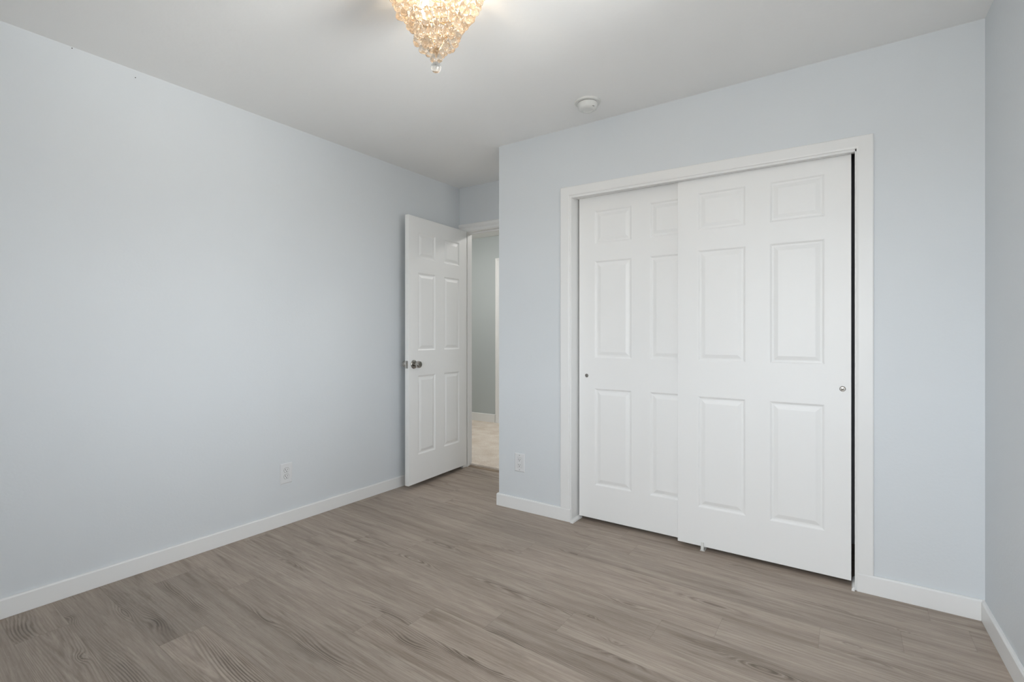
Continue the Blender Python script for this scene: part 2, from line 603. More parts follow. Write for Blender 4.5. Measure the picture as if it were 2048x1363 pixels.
def build_floor():
    x_min, x_max = XL - 0.03, 0.64
    V, Fc = [], []
    knots = [(kx + SKEW * (ky - 1.5), ky + LAY * (kx + 2.868), *rest) for kx, ky, *rest in KNOTS]
    A = {k: [] for k in ('phi', 'dark', 'amp', 'tone', 'edge', 'shade', 'along', 'across')}
    nv = 0
    rng = np.random.default_rng(11)
    for row in range(-6, 20):
        ya = PY0 + row * PW
        yb = ya + PW
        if ya > 3.44:
            pass
        j = ROW_JOINT.get(row, -1.0)
        k = math.floor((x_min - j) / PL)
        idx = 0
        while j + k * PL < x_max:
            a, b = j + k * PL, j + (k + 1) * PL
            k += 1
            xa, xb = max(a, x_min), min(b, x_max)
            if xb - xa < 0.004:
                continue
            nu = max(2, int((xb - xa) / 0.011))
            nw = 20
            u = np.linspace(xa, xb, nu + 1)
            w = np.linspace(ya, yb, nw + 1)
            U, W = np.meshgrid(u, w, indexing='ij')
            tone = rng.uniform(0, 1)
            shade = DARK_PLANK.get((row, idx), rng.uniform(.93, 1.05))
            if rng.uniform() < .35:
                vc = rng.uniform(ya + .03, yb - .03)
                K2, B = rng.uniform(700, 1300), rng.uniform(2.0, 4.5)
            else:
                vc = ya + rng.choice([-1, 1]) * rng.uniform(.25, .5)
                K2, B = rng.uniform(90, 170), rng.uniform(.4, 1.5)
            u0 = rng.uniform(xa, xb)
            arch = 0
            if row in ARCH and xa < ARCH[row][0] < xb:
                u0, vc = ARCH[row]
                K2, B = 1250, 5.0
                arch = np.exp(-((U - u0) / .30) ** 2)
            phi = K2 * (W - vc) ** 2 + B * (U - u0) + .9 * smooth_noise(rng, U, W, 4.5, 25)
            amp = .16 + .14 * np.clip(smooth_noise(rng, U, W, 5, 30), 0, 1) + .42 * arch
            dark = np.zeros_like(U) + .10 * np.clip(smooth_noise(rng, U, W, 3.0, 45), 0, 1)
            for (kx, ky, su, sv, dk) in knots:
                if not (ya - .004 < ky < yb + .004) or not (xa < kx < xb):
                    continue
                su, sv = su * 1.25, sv * .90
                du, dv = U - kx, W - ky
                wob = 1 + .25 * np.sin(du * 60 + kx * 90) + .2 * np.sin(dv * 210 + ky * 70)
                q = (du / su) ** 2 + (dv / sv) ** 2
                phi = phi + 2.6 * np.exp(-q * .45)
                amp = amp + .72 * np.exp(-q * .40)
                dark = np.maximum(dark, 1.15 * dk * np.exp(-(q * wob) ** 1.4 * 1.0))
                tail = np.exp(-(du / (su * 3.2)) ** 2 - (dv / (sv * .9)) ** 2)
                dark = np.maximum(dark, .50 * dk * tail)
            edge = np.minimum(np.minimum(U - a, b - U), np.minimum(W - ya, ya + PW - W))
            n = (nu + 1) * (nw + 1)
            V.append(np.stack([(U - SKEW * (W - 1.5)).ravel(), np.minimum(W - LAY * (U + 2.868), 3.447).ravel(), np.zeros(n)], 1))
            for key, arr in (('phi', phi), ('dark', dark), ('amp', amp), ('tone', np.full(n, tone)),
                             ('edge', edge), ('along', U), ('across', W), ('shade', np.full(n, shade))):
                A[key].append(np.asarray(arr).ravel())
            i = np.arange(nu)[:, None] * (nw + 1) + np.arange(nw)[None, :]
            i = i.ravel() + nv
            Fc.append(np.stack([i, i + nw + 1, i + nw + 2, i + 1], 1))
            nv += n
            idx += 1
    V = np.concatenate(V).astype(np.float32)
    Fc = np.concatenate(Fc).astype(np.int32)
    me = bpy.data.meshes.new('floor')
    me.vertices.add(len(V))
    me.vertices.foreach_set('co', V.ravel())
    me.loops.add(Fc.size)
    me.loops.foreach_set('vertex_index', Fc.ravel())
    me.polygons.add(len(Fc))
    me.polygons.foreach_set('loop_start', np.arange(0, Fc.size, 4, dtype=np.int32))
    me.polygons.foreach_set('loop_total', np.full(len(Fc), 4, dtype=np.int32))
    for key, arrs in A.items():
        at = me.attributes.new(key, 'FLOAT', 'POINT')
        at.data.foreach_set('value', np.concatenate(arrs).astype(np.float32))
    me.update()
    me.validate()
    o = bpy.data.objects.new('floor', me)
    COL.objects.link(o)
    me.materials.append(floor_mat())
    tag(o, 'grey brown wood plank floor of the bedroom', 'floor', kind='structure')


def floor_mat():
    m, t, b = new_mat('grey_oak_laminate')
    N, L = t.nodes.new, t.links.new

    def attr(n):
        q = N('ShaderNodeAttribute')
        q.attribute_name = n
        return q.outputs['Fac']

    def math_(op, a, c=None, clamp=False):
        q = N('ShaderNodeMath')
        q.operation = op
        q.use_clamp = clamp
        for i, v in enumerate((a, c)):
            if v is None:
                continue
            if isinstance(v, (int, float)):
                q.inputs[i].default_value = v
            else:
                L(v, q.inputs[i])
        return q.outputs[0]

    def ramp01(v, lo, hi):
        q = N('ShaderNodeMapRange')
        q.interpolation_type = 'SMOOTHSTEP'
        q.inputs['From Min'].default_value = lo
        q.inputs['From Max'].default_value = hi
        L(v, q.inputs['Value'])
        return q.outputs[0]

    def mix(fac, c1, c2):
        q = N('ShaderNodeMixRGB')
        for i, v in ((0, fac), (1, c1), (2, c2)):
            if isinstance(v, (int, float)):
                q.inputs[i].default_value = v
            elif isinstance(v, tuple):
                q.inputs[i].default_value = v
            else:
                L(v, q.inputs[i])
        return q.outputs[0]

    along, across, tone = attr('along'), attr('across'), attr('tone')

    def grain(sx, sy, detail, rough=.6, dist=0.0):
        cmb = N('ShaderNodeCombineXYZ')
        L(math_('MULTIPLY', along, sx), cmb.inputs[0])
        L(math_('MULTIPLY', across, sy), cmb.inputs[1])
        L(math_('MULTIPLY', tone, 61.0), cmb.inputs[2])
        n = N('ShaderNodeTexNoise')
        n.inputs['Scale'].default_value = 1.0
        n.inputs['Detail'].default_value = detail
        n.inputs['Roughness'].default_value = rough
        n.inputs['Distortion'].default_value = dist
        L(cmb.outputs[0], n.inputs['Vector'])
        return n.outputs['Fac']

    fibre = grain(7, 190, 6, .72)
    streak = grain(2.2, 34, 6, .68, .5)
    broad = grain(1.0, 6, 3, .5, .6)
    fl = grain(26, 420, 3, .7)
    v = math_('ADD', math_('MULTIPLY', fibre, .38), math_('ADD', math_('MULTIPLY', streak, .40), math_('MULTIPLY', broad, .22)))
    rp = N('ShaderNodeValToRGB')
    e = rp.color_ramp.elements
    e[0].position, e[0].color = .36, FLOOR_DARK
    e[1].position, e[1].color = .60, FLOOR_LIGHT
    em = rp.color_ramp.elements.new(.48)
    em.color = FLOOR_MID
    L(v, rp.inputs[0])
    c = rp.outputs[0]
    # growth rings
    ph = math_('ADD', attr('phi'), math_('ADD', math_('MULTIPLY', fibre, .35), math_('MULTIPLY', streak, 1.4)))
    s = math_('SINE', math_('MULTIPLY', ph, 2 * math.pi))
    amp = attr('amp')
    c = mix(math_('MULTIPLY', ramp01(s, .1, .95), math_('MULTIPLY', amp, .50), True), c, FLOOR_RING)
    c = mix(math_('MULTIPLY', ramp01(math_('MULTIPLY', s, -1.0), .72, 1.0), math_('MULTIPLY', amp, .42), True), c, FLOOR_PALE)
    # pale scratchy fibres
    c = mix(math_('MULTIPLY', ramp01(fl, .58, .72), .34), c, FLOOR_PALE)
    # soft darker figure running along the boards
    smudge = grain(1.5, 15, 5, .62, .8)
    c = mix(math_('MULTIPLY', ramp01(smudge, .53, .70), .46), c, FLOOR_RING)
    # dark pores in short dashes
    pore = grain(13, 330, 3, .6)
    c = mix(math_('MULTIPLY', ramp01(pore, .60, .70), math_('ADD', .12, math_('MULTIPLY', ramp01(broad, .45, .62), .30))), c, FLOOR_RING)
    # knots
    dk = math_('MULTIPLY', attr('dark'), math_('ADD', .05, math_('MULTIPLY', streak, 1.15)), True)
    dk = math_('MULTIPLY', dk, math_('ADD', .62, math_('MULTIPLY', ramp01(s, -.5, .9), .75)), True)
    c = mix(math_('MULTIPLY', dk, .95, True), c, FLOOR_KNOT)
    sh = N('ShaderNodeMixRGB')
    sh.blend_type = 'MULTIPLY'
    sh.inputs[0].default_value = 1.0
    L(c, sh.inputs[1])
    L(attr('shade'), sh.inputs[2])
    c = sh.outputs[0]
    # joints
    seam = math_('SUBTRACT', 1.0, ramp01(attr('edge'), .0004, .0016))
    c = mix(math_('MULTIPLY', seam, .22), c, FLOOR_KNOT)
    L(c, b.inputs['Base Color'])
    rg = N('ShaderNodeMapRange')
    rg.inputs['To Min'].default_value = .40
    rg.inputs['To Max'].default_value = .56
    L(fibre, rg.inputs['Value'])
    L(rg.outputs[0], b.inputs['Roughness'])
    b.inputs['Specular IOR Level'].default_value = .42
    bp = N('ShaderNodeBump')
    bp.inputs['Strength'].default_value = .12
    bp.inputs['Distance'].default_value = .0015
    hh = math_('SUBTRACT', fibre, math_('MULTIPLY', seam, 1.5))
    L(hh, bp.inputs['Height'])
    L(bp.outputs[0], b.inputs['Normal'])
    return m


FLOOR_DARK = srgb(134, 121, 108)
FLOOR_MID = srgb(159, 145, 133)
FLOOR_LIGHT = srgb(179, 166, 153)
FLOOR_RING = srgb(104, 91, 78)
FLOOR_PALE = srgb(192, 179, 167)
FLOOR_KNOT = srgb(79, 66, 54)
build_floor()

# ------------------------------------------------------------------ baseboards
BB = [(0, 0), (BT, 0), (BT, BH - 0.006), (BT - 0.004, BH), (0, BH)]     # (out of wall, height)


def bb_profile_run(name, p0, p1, out, label, h=BH, m0=0.0, m1=0.0):
    """straight board from p0 to p1 at the wall face; out is the unit vector into the room; m0/m1 lengthen the
    front face at each end for mitres"""
    p0, p1, out = Vector(p0), Vector(p1), Vector(out)
    d = (p1 - p0).normalized()
    bm = bmesh.new()
    rings = []
    for p, mm, sgn in ((p0, m0, -1), (p1, m1, 1)):
        ring = []
        for o, z in BB:
            z2 = z if z < BH - 0.02 else z + h - BH
            q = p + out * o + d * sgn * mm * (o / BT)
            ring.append(bm.verts.new((q.x, q.y, z2)))
        rings.append(ring)
    A, B = rings
    for k in range(len(BB)):
        k2 = (k + 1) % len(BB)
        bm.faces.new([A[k], A[k2], B[k2], B[k]])
    bm.faces.new(A[::-1])
    bm.faces.new(B)
    o = link_bm(name, bm, M['trim'], bevel=0.0015)
    return tag(o, label, 'baseboard', kind='structure')


bb_profile_run('baseboard_left', (XL, YK, 0), (XL, YB, 0), (1, 0, 0), 'long white baseboard along the left blue wall', m0=-BT)
bb_profile_run('baseboard_front', (XP, YC, 0), (-1.4625, YC, 0), (0, -1, 0),
               'short white baseboard between the doorway corner and the closet', m0=BT)
bb_profile_run('baseboard_closet_side', (XP, YC, 0), (XP, YB, 0), (-1, 0, 0),
               'white baseboard wrapping the corner into the doorway', m0=BT, m1=-BT)
bb_profile_run('baseboard_corner', (-0.0045, YC, 0), (XR, YC, 0), (0, -1, 0),
               'short white baseboard right of the closet doors', h=0.084, m1=-BT)
_a = RWM @ Vector((0, 0, 0))
_b = RWM @ Vector((3.25, 0, 0))
_n = (RWM.to_3x3() @ Vector((0, -1, 0)))
bb_profile_run('baseboard_right', _a, _b, _n, 'white baseboard along the right wall at the frame edge', m0=-BT, m1=-BT)
bb_profile_run('baseboard_back', (XL, YK, 0), (0.54, YK, 0), (0, 1, 0), 'white baseboard under the window behind the camera',
               m0=-BT, m1=-BT)
o = bb_profile_run('baseboard_hall', (-5.2, HY, 0), (-3.872, HY, 0), (0, -1, 0), 'white baseboard of the hallway wall beyond the carpet', h=0.125)

# ------------------------------------------------------------------ closet casing, jambs, fascia
TC = 0.0125
t1 = empty('trim_1', (-0.74, YC, 0), label='white casing around the sliding closet doors', cat='trim', kind='structure')


def child(name, bm, mat, root, **k):
    """mesh given in world coordinates, stored relative to an unrotated root"""
    bmesh.ops.translate(bm, verts=bm.verts, vec=-Vector(root.location))
    return link_bm(name, bm, mat, root, **k)


prof = [(0, 0), (0, TC * .75), (.003, TC * .9), (.010, TC), (.060, TC), (.064, TC - .003), (.064, 0)]
bm = bmesh.new()
sweep(bm, [(-1.4698, .0795), (-1.4698, 2.0173), (-.0062, 2.0000), (-.0062, .0845)], prof,
      lambda a, b_, h: (a, YC - h, b_), widths=[.99, .875, .99])
child('casing', bm, M['trim'], t1)
# jambs lining the opening
bm = bmesh.new()
box(bm, -1.470, -1.4583, YC - .006, YC + WT, 0, 2.02)
child('side_jamb', bm, M['trim'], t1, bevel=.001)
bm = bmesh.new()
box(bm, -.0125, .007, YC - .006, YC + WT, 0, 2.02)
child('side_jamb', bm, M['trim'], t1, bevel=.001)
# head track fascia, lower edge drops slightly to the right
bm = bmesh.new()
vv = box(bm, -1.4583, -.0055, YC - .006, YC + .022, 2.0, 2.02)
for v in vv[:4]:
    v.co.z = 2.0035 if v.co.x < -1 else 1.9893
for v in vv[4:]:
    v.co.z = 2.0173 if v.co.x < -1 else 2.012
child('track_fascia', bm, M['trim'], t1, bevel=.001)
bm = bmesh.new()
box(bm, -1.4583, -.0055, YC + .022, YC + WT, 2.012, 2.02)
child('head_jamb', bm, M['trim'], t1)
# quarter rounds at the feet of the jambs
for sx, xw, qr in ((1, -1.4583, .0185), (-1, -.0125, .0125)):
    bm = bmesh.new()
    pr_ = [(0, 0)] + [(qr * math.cos(q), .0185 * math.sin(q)) for q in [i * math.pi / 12 for i in range(7)]]
    A = [bm.verts.new((xw + sx * p, YC - .020, z)) for p, z in pr_]
    B = [bm.verts.new((xw + sx * p, YC + .108, z)) for p, z in pr_]
    for k in range(len(pr_)):
        k2 = (k + 1) % len(pr_)
        bm.faces.new([A[k], A[k2], B[k2], B[k]])
    bm.faces.new(A[::-1])
    bm.faces.new(B)
    q = child('quarter_round', bm, M['trim'], t1)


# ------------------------------------------------------------------ six panel doors
def panel_slab(bm, w, h, t, xs, zs, z0=0.0):
    """moulded six panel slab: x 0..w, z z0..z0+h, faces at y = 0 (front) and y = t"""
    ux = sorted({0, w, *[a for p in xs for a in p]})
    uz = sorted({z0, z0 + h, *[a for p in zs for a in p]})
    isp = lambda a, b: any(abs(a - p[0]) < 1e-6 for p in xs) and any(abs(b - p[0]) < 1e-6 for p in zs)
    rings = [(0, 0), (.003, .0008), (.010, .0058), (.015, .0064), (.020, .0060), (.036, .0012), (.039, .0006)]
    for y, s in ((0, 1), (t, -1)):
        for i in range(len(ux) - 1):
            for j in range(len(uz) - 1):
                a, b_, c, d = ux[i], ux[i + 1], uz[j], uz[j + 1]
                if not isp(a, c):
                    bm.faces.new([bm.verts.new(p) for p in ((a, y, c), (b_, y, c), (b_, y, d), (a, y, d))])
                    continue
                prev = None
                for off, dep in rings:
                    cur = [bm.verts.new((px, y + s * dep, pz)) for px, pz in
                           ((a + off, c + off), (b_ - off, c + off), (b_ - off, d - off), (a + off, d - off))]
                    if prev:
                        for k in range(4):
                            k2 = (k + 1) % 4
                            bm.faces.new([prev[k], prev[k2], cur[k2], cur[k]])
                    prev = cur
                bm.faces.new(prev)
    # edges
    for i in range(len(ux) - 1):
        for z in (z0, z0 + h):
            bm.faces.new([bm.verts.new(p) for p in ((ux[i], 0, z), (ux[i + 1], 0, z), (ux[i + 1], t, z), (ux[i], t, z))])
    for j in range(len(uz) - 1):
        for x in (0, w):
            bm.faces.new([bm.verts.new(p) for p in ((x, 0, uz[j]), (x, 0, uz[j + 1]), (x, t, uz[j + 1]), (x, t, uz[j]))])


PZ = [(.229, .8275), (1.0145, 1.6135), (1.7185, 1.9225)]


def closet_door(name, x0, y, label, pull_x, pull_z, pull_r, dark):
    root = empty(name, (x0, y, 0.0), label=label, cat='closet door', group='sliding closet doors', kind='structure')
    bm = bmesh.new()
    panel_slab(bm, .794, 1.994, .034, [(.107, .345), (.455, .690)], PZ, z0=.0215)
    link_bm('door_slab', bm, M['door'], root, bevel=.0015)
    # flush cup pull: rim with a sunken disc
    bm = bmesh.new()
    r = pull_r
    rot = Matrix.Translation((pull_x - x0, -.0002, pull_z)) @ Matrix.Rotation(math.pi / 2, 4, 'X')
    lathe(bm, [(r, -.001), (r, .0016), (r * .9, .0026), (r * .78, .0020), (r * .70, .0006), (r * .45, .0004), (r * .40, .0008), (0, .0009)], 28, rot)
    link_bm('finger_pull', bm, dark, root, smooth=True)
    return root


closet_door('door_1', -.8200, 2.795, 'right hand six panel sliding closet door, nearer the room, with pale pull at its right edge',
            -.0595, .9064, .0125, M['nickel'])
closet_door('door_2', -1.4470, 2.838, 'left hand six panel sliding closet door, partly behind the other one',
            -1.3946, .9038, .0115, M['nickel_dark'])
# upper track, hidden behind the fascia
bm = bmesh.new()
box(bm, -1.457, -.007, YC + .028, YC + .110, 2.0155, 2.0125 + .0005)
# floor guide between the two doors
g = empty('door_guide', (-.6875, 2.83, 0), label='small white nylon guide on the floor under the sliding doors', cat='door guide')
bm.free()
bm = bmesh.new()
box(bm, -.012, .012, -.0445, .012, 0, .0025)
link_bm('base_plate', bm, M['plastic'], g, bevel=.0008)
bm = bmesh.new()
box(bm, -.0075, .0075, -.0435, -.0375, .003, .045)
link_bm('guide_fin', bm, M['plastic'], g, bevel=.0008)
bm = bmesh.new()
box(bm, -.0075, .0075, .0005, .0060, .003, .045)
link_bm('guide_fin', bm, M['plastic'], g, bevel=.0008)

# ------------------------------------------------------------------ bedroom doorway: jamb, casing, open door
t2 = empty('trim_2', (-2.45, YB, 0), label='white stepped casing and jamb of the open bedroom doorway', cat='trim', kind='structure')
COLONIAL = [(0, 0), (0, .008), (.004, .0105), (.024, .0125), (.028, .0095), (.034, .0095), (.040, .0135), (.058, .0155), (.064, .013), (.067, 0)]
bm = bmesh.new()
sweep(bm, [(XP - .0005, 2.0525), (XL + .0005, 2.0525)], [(-o, h) for o, h in COLONIAL], lambda a, b_, h: (a, YB - h, b_))
child('head_casing', bm, M['trim'], t2)
bm = bmesh.new()
box(bm, XL + .0136, -2.8325, YB - .012, YB, 0, 2.0525)
child('side_casing', bm, M['trim'], t2, bevel=.002)
bm = bmesh.new()
box(bm, -2.0575, XP - .0136, YB - .012, YB, 0, 2.0525)
child('side_casing', bm, M['trim'], t2, bevel=.002)
for x0_, x1_ in ((-2.845, -2.830), (-2.070, -2.055)):
    bm = bmesh.new()
    box(bm, x0_, x1_, YB - .002, 3.465, 0, 2.062)
    child('side_jamb', bm, M['trim'], t2, bevel=.001)
bm = bmesh.new()
box(bm, -2.830, -2.070, YB - .002, 3.465, 2.048, 2.062)
child('head_jamb', bm, M['trim'], t2, bevel=.001)
bm = bmesh.new()
box(bm, -2.830, -2.070, YB + .038, YB + .072, 2.036, 2.048)
child('door_stop', bm, M['trim'], t2, bevel=.001)
for x0_, x1_ in ((-2.830, -2.820), (-2.080, -2.070)):
    bm = bmesh.new()
    box(bm, x0_, x1_, YB + .038, YB + .072, 0, 2.036)
    child('door_stop', bm, M['trim'], t2, bevel=.001)
# transition strip
bm = bmesh.new()
prf = [(3.400, .0003), (3.404, .005), (3.425, .0075), (3.446, .005), (3.450, .0003)]
A = [bm.verts.new((-2.829, y, z)) for y, z in prf]
B = [bm.verts.new((-2.071, y, z)) for y, z in prf]
for k in range(len(prf)):
    k2 = (k + 1) % len(prf)
    bm.faces.new([A[k], A[k2], B[k2], B[k]])
bm.faces.new(A[::-1])
bm.faces.new(B)
tag(link_bm('trim_3', bm, M['strip']), 'thin brown threshold strip between plank floor and hallway carpet', 'trim', kind='structure')

# door leaf: free edge front corner (-2.745, 2.62), hinge (-2.797, 3.356)
P0 = Vector((-2.745, 2.620, 0))
P1 = Vector((-2.797, 3.352, 0))
DW = (P1 - P0).length
dd = (P1 - P0).normalized()
d3 = empty('door_3', P0, label='open white six panel bedroom door with round nickel knob', cat='door', kind='structure')
# local x along the leaf to the hinge, local y into the leaf thickness (towards the left wall)
d3.rotation_euler = (0, 0, math.atan2(dd.y, dd.x))
bm = bmesh.new()
panel_slab(bm, DW, 2.020, .035, [(.105, .314), (.421, .630)], [(.246, .849), (1.037, 1.632), (1.742, 1.938)], z0=.033)
link_bm('door_slab', bm, M['door'], d3, bevel=.0018)


def knob_set(side):
    """side -1: on the visible face (y = 0), +1: on the face towards the wall"""
    y0 = 0.0 if side < 0 else .035
    rot = Matrix.Translation((.0573, y0, .936)) @ Matrix.Rotation(math.pi / 2 * (1 if side < 0 else -1), 4, 'X')
    bm = bmesh.new()
    lathe(bm, [(.0335, 0), (.0335, .003), (.031, .0065), (.025, .0085), (.016, .010), (0.012, .0105)], 36, rot)
    r_ = link_bm('rose', bm, M['nickel'], d3, smooth=True)
    bm = bmesh.new()
    lathe(bm, [(.0115, .006), (.0115, .020), (.014, .026), (.0225, .033), (.0262, .041), (.0268, .050), (.0255, .0575),
               (.0225, .0620), (.015, .0640), (.0105, .0640), (.0100, .0625), (0, .0622)], 36, rot)
    k_ = link_bm('knob', bm, M['nickel'], d3, smooth=True)
    if side < 0:
        bm = bmesh.new()
        lathe(bm, [(.0085, .0615), (.0085, .0645), (.006, .0655), (0, .0655)], 20, rot)
        bmesh.ops.translate(bm, verts=bm.verts, vec=(0, 0, 0))
        link_bm('keyhole', bm, M['nickel_dark'], k_, smooth=True)
    return k_


knob_set(-1)
knob_set(1)
bm = bmesh.new()
box(bm, -.0012, .0006, .0055, .0295, .936 - .0285, .936 + .0285)
lp = link_bm('latch_plate', bm, M['nickel'], d3, bevel=.0005)
bm = bmesh.new()
pts = [(-.0012, .011), (-.010, .011), (-.0115, .014), (-.0035, .024), (-.0012, .024)]
A = [bm.verts.new((x, y, .936 - .007)) for x, y in pts]
B = [bm.verts.new((x, y, .936 + .007)) for x, y in pts]
for k in range(5):
    bm.faces.new([A[k], A[(k + 1) % 5], B[(k + 1) % 5], B[k]])
bm.faces.new(A[::-1])
bm.faces.new(B)
link_bm('latch_bolt', bm, M['nickel'], lp)
for hz in (.25, 1.05, 1.85):
    bm = bmesh.new()
    lathe(bm, [(.0, -.045), (.006, -.045), (.006, .045), (0, .045)], 12, Matrix.Translation((DW + .003, .041, hz)))
    link_bm('hinge', bm, M['trim'], d3)

# ------------------------------------------------------------------ hallway door with casing, added unseen lamps
t4 = empty('trim_4', (-3.4, HY, 0), label='white casing of the hallway door beyond the carpet', cat='trim', kind='structure')
bm = bmesh.new()
sweep(bm, [(-3.800, 0.0), (-3.800, 2.082), (-3.02, 2.082), (-3.02, 0.0)], COLONIAL, lambda a, b_, h: (a, HY - h, b_))
child('casing', bm, M['trim'], t4)
bm = bmesh.new()
box(bm, -3.80, -3.79, HY, HY + .1, 0, 2.07)
child('side_jamb', bm, M['trim'], t4)
d4 = empty('door_4', (-3.787, HY + .02, 0), label='closed white hallway door mostly hidden by the blue wall corner', cat='door', kind='structure')
bm = bmesh.new()
panel_slab(bm, .764, 2.03, .035, [(.105, .325), (.44, .66)], [(.246, .849), (1.037, 1.632), (1.742, 1.938)], z0=.033)
link_bm('door_slab', bm, M['door'], d4, bevel=.0015)

for lx, ly, sc, lab in ((-4.0, 4.05, 1.0, 'added unseen round flush lamp on the hallway ceiling left of the doorway'),
                        (-2.25, 4.30, .80, 'smaller added unseen round flush lamp on the hallway ceiling behind the closet')):
    hl = empty('added_hall_lamp', (lx, ly, HC), label=lab, cat='ceiling lamp', group='added hallway ceiling lamps')  # unseen lamps, added to brighten the hallway, open door and carpet
    bm = bmesh.new()
    lathe(bm, [(0, 0), (.16 * sc, 0), (.16 * sc, -.022), (.15 * sc, -.024), (.15 * sc, -.010), (0, -.010)], 32)
    link_bm('lamp_base', bm, M['plastic'], hl, smooth=True)
    bm = bmesh.new()
    lathe(bm, [(.149 * sc, -.012), (.147 * sc, -.035), (.125 * sc, -.062), (.085 * sc, -.080), (.04 * sc, -.088), (0, -.090)], 32)
    link_bm('diffuser', bm, M['hall_added_lamp'], hl, smooth=True)

# ------------------------------------------------------------------ windows (behind the camera, where the daylight enters)
def window(name, f, hole, label):
    """f maps (u, t, z) with t = 0 at the room face and positive outwards"""
    u0, u1, z0, z1 = hole
    root = empty(name, (0, 0, 0), label=label, cat='window', kind='structure')

    def bx(bm, a, b_, c, d, t0, t1):
        pts = [bm.verts.new(f(*p)) for p in ((a, t0, c), (b_, t0, c), (b_, t1, c), (a, t1, c), (a, t0, d), (b_, t0, d), (b_, t1, d), (a, t1, d))]
        for q in ((0, 3, 2, 1), (4, 5, 6, 7), (0, 1, 5, 4), (1, 2, 6, 5), (2, 3, 7, 6), (3, 0, 4, 7)):
            bm.faces.new([pts[i] for i in q])
    bm = bmesh.new()
    w = .045
    bx(bm, u0, u1, z0, z0 + w, .05, .10)
    bx(bm, u0, u1, z1 - w, z1, .05, .10)
    bx(bm, u0, u0 + w, z0 + w, z1 - w, .05, .10)
    bx(bm, u1 - w, u1, z0 + w, z1 - w, .05, .10)
    um = (u0 + u1) / 2
    bx(bm, um - .02, um + .02, z0 + w, z1 - w, .05, .10)
    link_bm('window_frame', bm, M['trim'], root)
    bm = bmesh.new()
    bx(bm, u0 - .05, u1 + .05, z0 - .025, z0, -.03, .05)
    link_bm('window_sill', bm, M['trim'], root)
    for a, b_ in ((u0 + w, um - .02), (um + .02, u1 - w)):
        bm = bmesh.new()
        bx(bm, a, b_, z0 + w, z1 - w, .072, .076)
        link_bm('window_pane', bm, M['pane'], root)


window('window_1', lambda u, t, z: RWM @ Vector((u, t, z)), WIN_R, 'white framed window in the right wall, beside the camera')
window('window_2', lambda u, t, z: (u, YK - t, z), WIN_K, 'white framed window behind the camera')

# ------------------------------------------------------------------ outlets
def outlet(name, loc, rotz, label, w, h, style):
    """local x across the wall, local -y out of the wall"""
    root = empty(name, loc, rotz, label, 'outlet', group='white wall outlets')
    bm = bmesh.new()
    a, b_ = w / 2, h / 2
    V0 = [bm.verts.new((sx * a, 0, sz * b_)) for sx, sz in ((-1, -1), (1, -1), (1, 1), (-1, 1))]
    V1 = [bm.verts.new((sx * a, -.0025, sz * b_)) for sx, sz in ((-1, -1), (1, -1), (1, 1), (-1, 1))]
    V2 = [bm.verts.new((sx * (a - .0045), -.0060, sz * (b_ - .0045))) for sx, sz in ((-1, -1), (1, -1), (1, 1), (-1, 1))]
    for P, Q in ((V0, V1), (V1, V2)):
        for k in range(4):
            bm.faces.new([P[k], P[(k + 1) % 4], Q[(k + 1) % 4], Q[k]])
    bm.faces.new(V2)
    bm.faces.new(V0[::-1])
    link_bm('cover_plate', bm, M['plate'], root)

    def disc(cx, cz, r, y, mat, nm, par, flat=None, dep=.0015, n=28):
        bm = bmesh.new()
        pts = []
        for k in range(n):
            q = 2 * math.pi * k / n
            x, z = r * math.cos(q), r * math.sin(q)
            if flat:
                z = max(-flat, min(flat, z))
            pts.append((cx + x, cz + z))
        A = [bm.verts.new((x, y, z)) for x, z in pts]
        B = [bm.verts.new((x, y - dep, z)) for x, z in pts]
        for k in range(n):
            bm.faces.new([A[k], A[(k + 1) % n], B[(k + 1) % n], B[k]])
        bm.faces.new(B)
        bm.faces.new(A[::-1])
        return link_bm(nm, bm, mat, par)

    def bar(cx, cz, sx, sz, y, nm, par, mat, dep=.0004):
        bm = bmesh.new()
        box(bm, cx - sx / 2, cx + sx / 2, y - dep, y + .0005, cz - sz / 2, cz + sz / 2)
        return link_bm(nm, bm, mat, par)

    if style == 'duplex':
        for cz in (.0195, -.0195):
            gap = disc(0, cz, .0178, -.0058, M['seam'], 'receptacle_gap', root, flat=.0148, dep=.0006)
            fc = disc(0, cz, .0162, -.0060, M['plate'], 'receptacle', root, flat=.0132, dep=.0016)
            bar(-.0064, cz + .0035, .0026, .0088, -.0077, 'blade_slot', fc, M['slot'])
            bar(.0064, cz + .0035, .0022, .0070, -.0077, 'blade_slot', fc, M['slot'])
            disc(0, cz - .0065, .0027, -.0074, M['slot'], 'ground_hole', fc, dep=.0006, n=12)
        disc(0, 0, .0030, -.0058, M['plate'], 'cover_screw', root, dep=.001, n=14)
    else:
        bm = bmesh.new()
        box(bm, -.0172, .0172, -.0066, -.0055, -.0340, .0340)
        link_bm('receptacle_gap', bm, M['seam'], root)
        bm = bmesh.new()
        box(bm, -.0163, .0163, -.0074, -.0060, -.0331, .0331)
        fc = link_bm('receptacle', bm, M['plate'], root, bevel=.0006)
        for cz in (.0175, -.0175):
            bar(-.0064, cz + .0040, .0026, .0085, -.0074, 'blade_slot', fc, M['slot'])
            bar(.0064, cz + .0040, .0024, .0075, -.0074, 'blade_slot', fc, M['slot'])
            disc(0, cz - .0060, .0030, -.0072, M['slot'], 'ground_hole', fc, dep=.0006, n=12)
        for cz in (.0475, -.0475):
            disc(0, cz, .0030, -.0058, M['seam'], 'cover_screw', root, dep=.0006, n=14)
    return root


